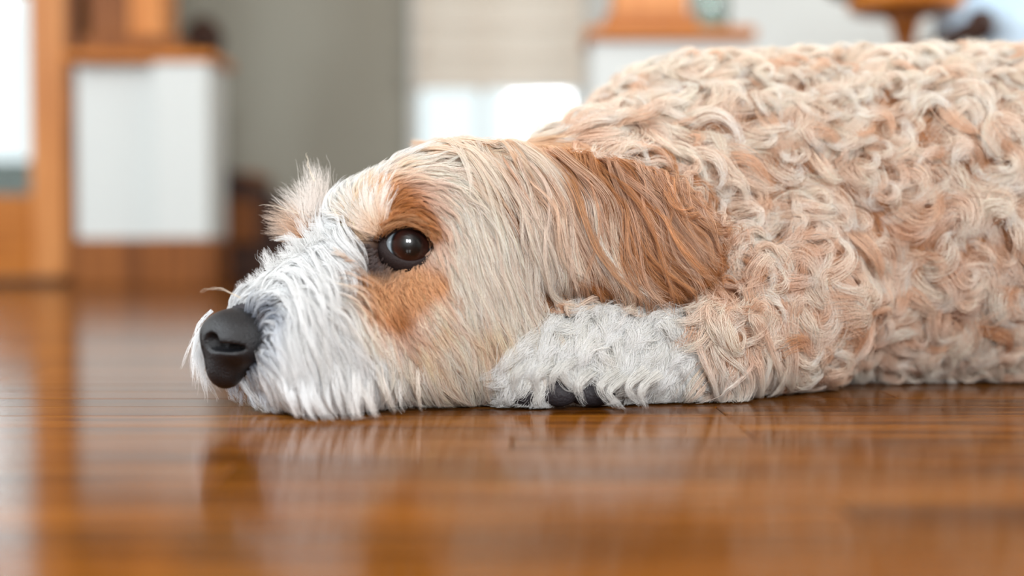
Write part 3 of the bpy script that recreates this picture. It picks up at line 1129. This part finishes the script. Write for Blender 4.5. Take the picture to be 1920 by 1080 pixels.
# ---- face: strands run along the lie of the coat
def head_streams(fur, n, mask, K, M, wid, lscale, hscale, rad, wave=0.0, cj=0.19):
    p0, _ = sample_roots(n, mask)
    n0 = grad(p0)
    ok = (facing(p0, n0) > -0.55) & (np.linalg.norm(p0 - EYE_C, axis=-1) > 0.0205) & (nose_fn(p0) > 0.0012)
    p0 = p0[ok]
    N = len(p0)
    _, Ls, lift = head_lie(p0)
    Ls = Ls * lscale * rng.uniform(.7, 1.2, N)
    jit = rng.normal(0, .16, N)
    cj_, sj_ = np.cos(jit), np.sin(jit)
    p = p0.copy(); G = [p0]
    ds = Ls / (K - 1)
    for i in range(K - 1):
        d, _, _ = head_lie(p)
        nn = grad(p)
        t = tangent(d, nn)
        t = t * cj_[:, None] + np.cross(nn, t) * sj_[:, None]
        p = p + ds[:, None] * t
        p = p - np.minimum(sdf(p), 0)[:, None] * nn
        G.append(p)
    G = np.stack(G, 1)
    s = np.linspace(0, 1, K)
    h = (lift * hscale * rng.uniform(.35, 1.35, N))[:, None] * (1 - (1 - s[None]) ** 2.2)
    G, Nn = set_height(G, h)
    if wave:
        ph = rng.random((N, 1)) * 6.28
        S = np.cross(Nn, tangent(np.gradient(G, axis=1), Nn))
        G = G + (wave * s[None] * np.sin(ph + 6.28 * 1.3 * s[None]))[..., None] * S
    c = .35 * head_hue(p0)[:, None] + .65 * head_hue(G)
    c = np.clip(c * rng.normal(1, .06, (N, 1, 1)) * np.linspace(.95, 1.04, K)[None, :, None], 0, .92)
    w0 = wid * rng.uniform(.7, 1.3, N) * np.clip(Ls / .035, .35, 1.2)
    lay(fur, G, Nn, M, w0, w0 * .35, .6, .0007, c, None, rad, tip=.3, lmin=.65, cj=cj, fly=.05)


def m_head(p):
    return ((region_of(p) == HEAD) | jowl(p)) & (p[:, 2] > 0.004)


face_fur = Fur()
head_streams(face_fur, 3200, m_head, 8, 16, .0042, .55, .5, .00010)
head_streams(face_fur, 4600, m_head, 12, 18, .0030, 1.0, 1.0, .00009, .0012)


def m_eye(p):
    return (region_of(p) == HEAD) & (np.linalg.norm(p - EYE_C, axis=-1) < 0.05)


head_streams(face_fur, 2200, m_eye, 8, 14, .0022, .8, .7, .00007, 0, .2)
head_streams(face_fur, 900, lambda p: (region_of(p) == HEAD) & (np.linalg.norm(p - NC, axis=-1) < 0.058), 8, 14, .0026, 1.0, 1.0, .00008, 0, .14)


# ---- locks laid out one by one: guide points as (photo pixel, pixel) read on the dog's own surface
def ray_hit(px, py):
    d = P(px, py, 1.0) - np.array([0, 0, HC])
    d /= np.linalg.norm(d, axis=-1, keepdims=True)
    o = np.array([0, 0, HC])
    t = np.full(px.shape, 0.80)
    best = np.full(px.shape, 1e9); bt = t.copy()
    for _ in range(70):
        e = sdf(o + t[..., None] * d)
        m = e < best
        best = np.where(m, e, best); bt = np.where(m, t, bt)
        t = np.where((e > 0.0004) & (t < 1.7), t + np.clip(e * .8, 0.0003, .03), t)
    return o + bt[..., None] * d


def catmull(pts, K):
    pts = np.asarray(pts, float)
    n = len(pts)
    u = np.linspace(0, n - 1, K)
    i = np.minimum(u.astype(int), n - 2); f = (u - i)[:, None]
    g = lambda j: pts[np.clip(j, 0, n - 1)]
    p0, p1, p2, p3 = g(i - 1), g(i), g(i + 1), g(i + 2)
    return .5 * (2 * p1 + (p2 - p0) * f + (2 * p0 - 5 * p1 + 4 * p2 - p3) * f ** 2 + (3 * p1 - p0 - 3 * p2 + p3) * f ** 3)


# ear: a family of long wavy locks from the crown down and back over the shoulder
def ear_locks(fur, n, sub, h0, h1, M, wid, K=18, cols=None, amp=8, short=0.0, spread=10, jit=12):
    us = np.array([0, .22, .45, .7, 1.0])
    S0 = np.array([(890, 278), (975, 276), (1060, 272), (1140, 286), (1215, 318)], float)
    S1 = np.array([(965, 360), (1035, 385), (1130, 365), (1215, 365), (1290, 370)], float)
    S2 = np.array([(995, 500), (1075, 515), (1190, 495), (1285, 465), (1345, 415)], float)
    S3 = np.array([(1050, 595), (1150, 612), (1270, 590), (1362, 545), (1400, 470)], float)
    um = (np.arange(n) + rng.random(n)) / n
    guides, uu, hh, gid = [], [], [], []
    ss = np.linspace(0, 1, K)
    for i in range(n):
        base = np.stack([(np.interp(um[i], us, S[:, 0]), np.interp(um[i], us, S[:, 1])) for S in (S0, S1, S2, S3)])
        base = base + rng.normal(0, jit, (4, 2)) * np.array([.5, 1, 1, 1.3])[:, None]
        s0 = rng.uniform(0, short)
        e = 1.0 - .28 * rng.random()
        ph, fq, am = rng.random() * 6.28, rng.uniform(.9, 1.8), amp * rng.uniform(.4, 1.4)
        hm = rng.uniform(h0, h1)
        for j in range(sub):
            pts = base + rng.normal(0, spread, 2) * np.array([.7, 1, 1, .8])[:, None] + rng.normal(0, 2.5, (4, 2))
            full = catmull(pts, 40)
            ee = e * rng.uniform(.9, 1.04)
            idx = np.linspace(s0 * 39, min(1, s0 + (1 - s0) * ee) * 39, K)
            g = np.stack([np.interp(idx, np.arange(40), full[:, k]) for k in range(2)], -1)
            t = np.gradient(g, axis=0); t /= np.linalg.norm(t, axis=1, keepdims=True) + 1e-9
            wv = am * np.sin(ph + rng.normal(0, .25) + ss * 6.28 * fq) * np.minimum(1, ss * 3) * (.6 + .6 * ss)
            guides.append(g + wv[:, None] * np.stack([-t[:, 1], t[:, 0]], -1))
            uu.append(um[i]); hh.append(hm * rng.uniform(.75, 1.25)); gid.append(i)
    g2 = np.stack(guides); u = np.array(uu); gid = np.array(gid)
    G = ray_hit(g2[..., 0], g2[..., 1])
    for _ in range(6):      # locks bridge from skull to ear to shoulder
        G[:, 1:-1] = .25 * G[:, :-2] + .5 * G[:, 1:-1] + .25 * G[:, 2:]
    h = np.array(hh)[:, None] * np.minimum(1, .25 + ss * 2.5)[None] * (1 - .25 * ss ** 3)[None]
    hs = sdf(G)
    Nn = grad(G)
    G = G + np.maximum(h - hs, 0)[..., None] * Nn
    G = G + (.0025 * np.sin(gid[:, None] * 1.7 + 9 * ss[None]) * ss[None])[..., None] * Nn
    c0, c1 = cols(um, n)
    v = rng.normal(1, .07, (len(u), 1))
    w0 = wid * rng.uniform(.6, 1.3, len(u))
    lay(fur, G, Nn, M, w0, w0 * .6, .55, .0013, c0[gid] * v, c1[gid] * v, .00010, tip=.35, lmin=.8, cj=.20, fly=.05)


EG, ET, EC, EP = lin((172, 108, 56)), lin((212, 158, 110)), lin((249, 236, 224)), lin((236, 206, 178))


def ear_cols(u, n):
    # front of the ear paler, back ginger
    b = np.clip((u - .08) * 2.4, 0, 1)[:, None]
    q = rng.random((n, 1))
    dark = EG * (1 - q) + ET * q
    pale = EC * (1 - q) + EP * q
    m = np.clip(b + rng.normal(-.08, .34, (n, 1)), 0, 1)
    root = dark * (.35 + .65 * m) + pale * (.65 - .65 * m)
    q2 = rng.random((n, 1))
    tipc = (EG * .3 + ET * .7) * m + EC * (1 - m)
    tipc = tipc * (1 - .22 * q2) + EC * .22 * q2
    return root, tipc


ear_fur = Fur()
ear_locks(ear_fur, 90, 3, .002, .007, 30, .0055, cols=lambda u, n: (EG * .8 + ET * .2 + np.zeros((n, 3)), EG * .5 + ET * .5 + np.zeros((n, 3))), short=.6)
ear_locks(ear_fur, 70, 6, .006, .016, 24, .0032, cols=ear_cols, amp=11, short=.35, spread=7)
ear_locks(ear_fur, 46, 3, .013, .022, 12, .0018, cols=ear_cols, amp=15, short=.3, spread=6, jit=20)
def surf_locks(fur, g2, h, M, wid, c0, c1, smooth=2, **kw):
    g2 = np.asarray(g2, float)
    G = ray_hit(g2[..., 0], g2[..., 1])
    for _ in range(smooth):
        G[:, 1:-1] = .25 * G[:, :-2] + .5 * G[:, 1:-1] + .25 * G[:, 2:]
    Nn = grad(G)
    G = G + np.maximum(h - sdf(G), 0)[..., None] * Nn
    lay(fur, G, Nn, M, wid, wid * .3, .6, .0008, c0, c1, .00009, tip=.3, lmin=.6, cj=.08, fly=.08, **kw)


# hair of the crown that runs back over the root of the ear
def crown(n, c0, c1, h0, h1, M, wid):
    gs, hs_ = [], []
    for k in range(n):
        x0, y0 = rng.uniform(770, 905), rng.uniform(260, 300)
        r_ = rng.uniform(.6, 1.05)
        dx, dy = rng.normal(0, 10), rng.normal(0, 8)
        gs.append(catmull([(x0, y0), (x0 + 75 * r_, y0 + 8 * r_), (x0 + 135 * r_ + dx, y0 + 42 * r_ + dy), (x0 + 175 * r_ + 1.5 * dx, y0 + 105 * r_ + dy), (x0 + 195 * r_ + 2 * dx, y0 + 165 * r_)], 14))
        hs_.append(rng.uniform(h0, h1) * np.sin(np.linspace(.3, 2.4, 14)))
    surf_locks(ear_fur, gs, np.array(hs_), M, wid, c0, c1, smooth=5)


crown(44, EP * .5 + EC * .5, EC, .006, .014, 26, .0032)
crown(22, EP, EC, .008, .016, 20, .0026)
crown(20, ET * .5 + EP * .5, EP, .008, .015, 14, .0020)
gs, hs_ = [], []
for k in range(36):     # lowest locks of the ear, swept back above the paw
    x0, y0 = rng.uniform(985, 1110), rng.uniform(520, 572)
    L_ = rng.uniform(80, 165)
    gs.append(catmull([(x0, y0), (x0 + .35 * L_, y0 + 28 + rng.normal(0, 6)), (x0 + .7 * L_, y0 + 42 + rng.normal(0, 8)), (x0 + L_, y0 + 34 + rng.normal(0, 10))], 12))
    hs_.append(rng.uniform(.008, .016) * np.sin(np.linspace(.25, 2.5, 12)))
surf_locks(ear_fur, gs, np.array(hs_), 24, .0032, ET, EC, smooth=4)
ear_fur.build('ear_fur', 'long wavy ginger hair of the ear')


# ---- tufts that stand away from the face: (points as px, py, depth), width, strands, colours
def tuft(fur, pts, wid, M, c0, c1, K=12, tipw=.5, frizz=.0009, rad=.00009):
    pts = np.asarray(pts, float)
    W = P(pts[:, 0], pts[:, 1], pts[:, 2])
    G = catmull(W, K)[None]
    Nn = np.broadcast_to(np.array([0.1, -.95, .3]) / np.linalg.norm([0.1, -.95, .3]), G.shape)
    lay(fur, G, Nn, M, wid, wid * tipw, .6, frizz, lin(c0)[None], lin(c1)[None], rad, tip=.3, lmin=.55, fly=.06)


far = 1.10
for k in range(9):      # far eyebrow, fanning up and forward
    t = k / 8
    x0, y0 = 590 - 20 * t, 400 + 45 * t
    ang = math.radians(-80 - 95 * t) + rng.normal(0, .06)
    L_ = rng.uniform(85, 112) - 22 * t
    x1, y1 = x0 + L_ * math.cos(ang), y0 + L_ * math.sin(ang)
    xm, ym = (x0 + x1) / 2 + 6, (y0 + y1) / 2 - 3
    cc = ((236, 226, 218), (238, 232, 226)) if t < .6 else ((206, 160, 122), (232, 214, 198))
    tuft(face_fur, [(x0, y0, far - .02), (xm, ym, far - .01), (x1, y1, far)], .0072, 120, cc[0], cc[1], tipw=1.1)
for k in range(13):     # upright tufts along the bridge of the muzzle
    t = k / 15
    x0, y0 = 596 - 165 * t + rng.normal(0, 6), 470 + 110 * t + rng.normal(0, 6)
    a = math.radians(-115 - 25 * t + rng.normal(0, 14))
    L_ = rng.uniform(40, 75) * (1 - .3 * t)
    tuft(face_fur, [(x0, y0, 1.035 - .03 * t), (x0 + .5 * L_ * math.cos(a), y0 + .55 * L_ * math.sin(a), 1.035 - .03 * t), (x0 + L_ * math.cos(a), y0 + L_ * math.sin(a), 1.035 - .03 * t)],
         .0045, 60, (236, 236, 234), (240, 240, 240), tipw=.8)
# bridge fringe: short locks parting from the middle of the muzzle, sweeping to the near side and down
gs, hs_ = [], []
for k in range(150):
    t = rng.random()
    x0, y0 = 500 + 110 * t + rng.normal(0, 14), 540 - 110 * t + rng.normal(0, 16)
    dx = rng.uniform(45, 95)
    x2, y2 = x0 + dx, y0 + rng.uniform(20, 70)
    x3, y3 = x2 + rng.uniform(-4, 14), y2 + rng.uniform(20, 60)
    x3 = min(x3, 692 + rng.normal(0, 4)); x2 = min(x2, 690 + rng.normal(0, 4))
    gs.append(catmull([(x0, y0), (.5 * (x0 + x2) + 8, .5 * (y0 + y2) - 16), (x2, y2), (x3, y3)], 10))
    hs_.append(rng.uniform(.006, .017) * np.sin(np.linspace(.15, 2.5, 10)))
surf_locks(face_fur, gs, np.array(hs_), 22, .0030, lin((246, 246, 244)), lin((249, 249, 248)))
for k in range(40):     # thin beard beyond the nose
    t = rng.random()
    x0, y0 = 366 + 26 * t + rng.normal(0, 4), 600 + 70 * t + rng.normal(0, 10)
    tuft(face_fur, [(x0 + 26, y0 - 4, 1.034), (x0 - 2, y0 + 30, 1.020), (x0 - 6 + 20 * t + rng.normal(0, 8), min(y0 + rng.uniform(60, 110), 756), 1.010)], .0013, 12, (238, 242, 246), (246, 248, 250))
# fringe of the lip that reaches the floor
fx = np.array([455, 520, 600, 660, 720, 780, 850, 940]); fy = np.array([766, 784, 797, 796, 789, 779, 768, 756])
for k in range(95):
    x1 = rng.uniform(500, 940)
    y1 = np.interp(x1, fx, fy) - abs(rng.normal(0, 11))
    Yf = HC * F / (y1 - 457) + .002
    up_ = rng.uniform(70, 130) * np.clip((x1 - 400) / 120, .4, 1)
    x0 = x1 - rng.uniform(0, 60)
    q = float(np.clip((x1 - 640) / 240, 0, 1)) * rng.uniform(.5, 1.2)
    q = min(q, 1)
    cc = tuple(np.array((246, 247, 248)) * (1 - q) + np.array((246, 226, 206)) * q)
    r0 = ray_hit(np.array([x0]), np.array([y1 - up_]))[0]
    tuft(face_fur, [(x0, y1 - up_, r0[1] + .001), (.5 * (x0 + x1) - 4, y1 - .45 * up_, .5 * (r0[1] + Yf) - .008), (x1, y1, Yf)], rng.uniform(.0018, .0042), 28, cc, cc, tipw=.6)
gs, hs_ = [], []
for k in range(46):     # dark-rooted hair growing away from the side of the nose
    ph = rng.uniform(-1.25, 1.0)
    r0, r1 = rng.uniform(50, 66), rng.uniform(95, 135)
    w_ = 1.15
    gs.append(catmull([(432 + r0 * math.cos(ph), 645 + r0 * w_ * math.sin(ph)), (432 + .5 * (r0 + r1) * math.cos(ph), 643 + .5 * (r0 + r1) * w_ * math.sin(ph)), (432 + r1 * math.cos(ph + .12), 645 + r1 * w_ * math.sin(ph + .12))], 9))
    hs_.append(rng.uniform(.003, .008) * np.sin(np.linspace(.2, 2.6, 9)))
surf_locks(face_fur, gs, np.array(hs_), 14, .0020, lin((112, 118, 130)), lin((240, 242, 244)))
for k in range(22):     # short lip hair under the nose, its grey-blue shadow put into the colour
    x1 = rng.uniform(440, 525); y1 = np.interp(x1, [440, 525], [764, 785]) - abs(rng.normal(0, 7))
    Yf = HC * F / (y1 - 457) + .004
    x0 = x1 - rng.uniform(-6, 22); up_ = rng.uniform(30, 60)
    r0 = ray_hit(np.array([x0]), np.array([y1 - up_]))[0]
    tuft(face_fur, [(x0, y1 - up_, r0[1] + .001), (.5 * (x0 + x1) - 3, y1 - .45 * up_, .5 * (r0[1] + Yf) - .004), (x1, y1, Yf)], .0020, 22, (214, 220, 230), (236, 240, 244), tipw=.7)
# fan of hair rising from the inner corner of the near eye
gs, hs_ = [], []
for k in range(80):
    t = rng.random()
    ang = math.radians(-165 + 100 * t + rng.normal(0, 5))
    x0, y0 = 702 + 14 * t + rng.normal(0, 8), 432 - 20 * t + rng.normal(0, 9)
    L_ = rng.uniform(55, 110)
    x1, y1 = x0 + L_ * math.cos(ang), y0 + L_ * math.sin(ang)
    gs.append(catmull([(x0, y0), (.5 * (x0 + x1) + 6 * math.sin(ang), .5 * (y0 + y1)), (x1, y1)], 10))
    hs_.append(rng.uniform(.004, .011) * np.linspace(.2, 1, 10))
surf_locks(face_fur, gs, np.array(hs_), 16, .0026, lin((238, 206, 176)), lin((250, 247, 244)))
# a few long whiskers and stray hairs
for pts in ([(560, 400, 1.08), (510, 386, 1.075), (458, 388, 1.07)], [(450, 560, .99), (410, 542, .985), (374, 548, .98)],
            [(590, 340, 1.08), (578, 310, 1.08), (575, 286, 1.08)]):
    tuft(face_fur, pts, .0007, 4, (238, 226, 208), (236, 224, 206), rad=.00012)
gs, hs_ = [], []
for k in range(40):     # brown hair arching over the upper lid
    r_ = rng.uniform(1.0, 1.5); a0 = rng.uniform(-165, -60); sw = rng.uniform(45, 75)
    an = np.radians(np.linspace(a0, min(a0 + sw, 8), 9))
    gs.append(np.stack([763 + r_ * 50 * np.cos(an) + 4, 462 + r_ * 40 * np.sin(an) + 8 * (np.cos(an) > 0) * np.cos(an)], -1))
    hs_.append(rng.uniform(.003, .008) * np.sin(np.linspace(.3, 2.4, 9)))
q = rng.random((len(gs), 1))
surf_locks(face_fur, gs, np.array(hs_), 12, .0018, lin((120, 78, 44)) * q + lin((190, 126, 72)) * (1 - q), lin((214, 164, 118)) + 0 * q, smooth=1)
face_fur.build('face_fur', 'white and tan fur of the face')

# tufts between the toes
toe_fur = Fur()
for k in range(9):
    t = k / 8
    x0, y0 = 985 + 230 * t + rng.normal(0, 8), 690 + 30 * t + rng.normal(0, 8)
    tuft(toe_fur, [(x0 + 20, y0 - 14, 1.025), (x0 - 14, y0 + 18, 1.012), (x0 - 16 + 40 * t + rng.normal(0, 10), y0 + 58, 1.020)], .0046, 60, (226, 224, 218), (240, 240, 238))
for k in range(6):
    y0 = 650 + 11 * k
    tuft(toe_fur, [(985, y0 + 8, 1.04), (955, y0, 1.035), (922 + rng.normal(0, 6), y0 + rng.normal(4, 5), 1.035)], .0036, 50, (220, 210, 196), (240, 240, 238))
gs, hs_ = [], []
for k in range(46):     # locks of the wrist, hanging to the floor beside the white paw
    x0 = rng.uniform(1310, 1450); y1 = np.interp(x0, [1310, 1360, 1450], [762, 754, 744]) - abs(rng.normal(0, 14))
    y0 = y1 - rng.uniform(80, 150); dx = rng.normal(0, 30)
    gs.append(catmull([(x0 - 10, y0), (x0 + dx, .65 * y0 + .35 * y1), (x0 - dx * .5, .3 * y0 + .7 * y1), (x0 + 6, y1)], 12))
    hs_.append(rng.uniform(.012, .022) * np.sin(np.linspace(.1, 2.6, 12)))
gs = np.array(gs); q = rng.random((len(gs), 1))
surf_locks(toe_fur, gs, np.array(hs_), 34, .0038, BTAN * q + BCRM * (1 - q), BWHT + 0 * q, smooth=3)
gs, hs_ = [], []
for k in range(26):     # locks of the elbow falling across onto the flank
    x0, y0 = rng.uniform(1365, 1440), rng.uniform(620, 690)
    x1, y1 = x0 + rng.uniform(25, 75), rng.uniform(715, 746)
    b_ = rng.normal(0, 22)
    gs.append(catmull([(x0, y0), (.6 * x0 + .4 * x1 + b_, .6 * y0 + .4 * y1), (.25 * x0 + .75 * x1 - .4 * b_, .25 * y0 + .75 * y1), (x1, y1)], 12))
    hs_.append(rng.uniform(.014, .024) * np.sin(np.linspace(.1, 2.4, 12)))
gs = np.array(gs); q = rng.random((len(gs), 1))
surf_locks(toe_fur, gs, np.array(hs_), 36, .0044, BTAN * q + BCRM * (1 - q), BWHT + 0 * q, smooth=4)
gs, hs_ = [], []
for k in range(120):    # skirt of the flank: locks sweeping down and back to the floor
    x1 = rng.uniform(1400, 1990); y1 = np.interp(x1, [1400, 1480, 1990], [750, 743, 739]) - abs(rng.normal(0, 16))
    L_ = rng.uniform(70, 150); a = math.radians(rng.normal(66, 16))
    x0, y0 = x1 - L_ * math.cos(a), y1 - L_ * math.sin(a)
    b_ = rng.normal(0, 34)
    gs.append(catmull([(x0, y0), (x0 + .35 * (x1 - x0) + b_, y0 + .35 * (y1 - y0)), (x0 + .75 * (x1 - x0) - .3 * b_, y0 + .75 * (y1 - y0)), (x1, y1)], 12))
    hs_.append(rng.uniform(.010, .022) * np.array([.1, .5, .8, 1, 1.05, 1.1, 1.15, 1.2, 1.25, 1.3, 1.3, 1.3]))
gs = np.array(gs); q = rng.random((len(gs), 1))
surf_locks(toe_fur, gs, np.array(hs_), 36, .0042, BTAN * q + BCRM * (1 - q), BWHT * .6 + BCRM * .4 + 0 * q, smooth=4)
toe_fur.build('toe_fur', 'white tufts over the dark toe pads')
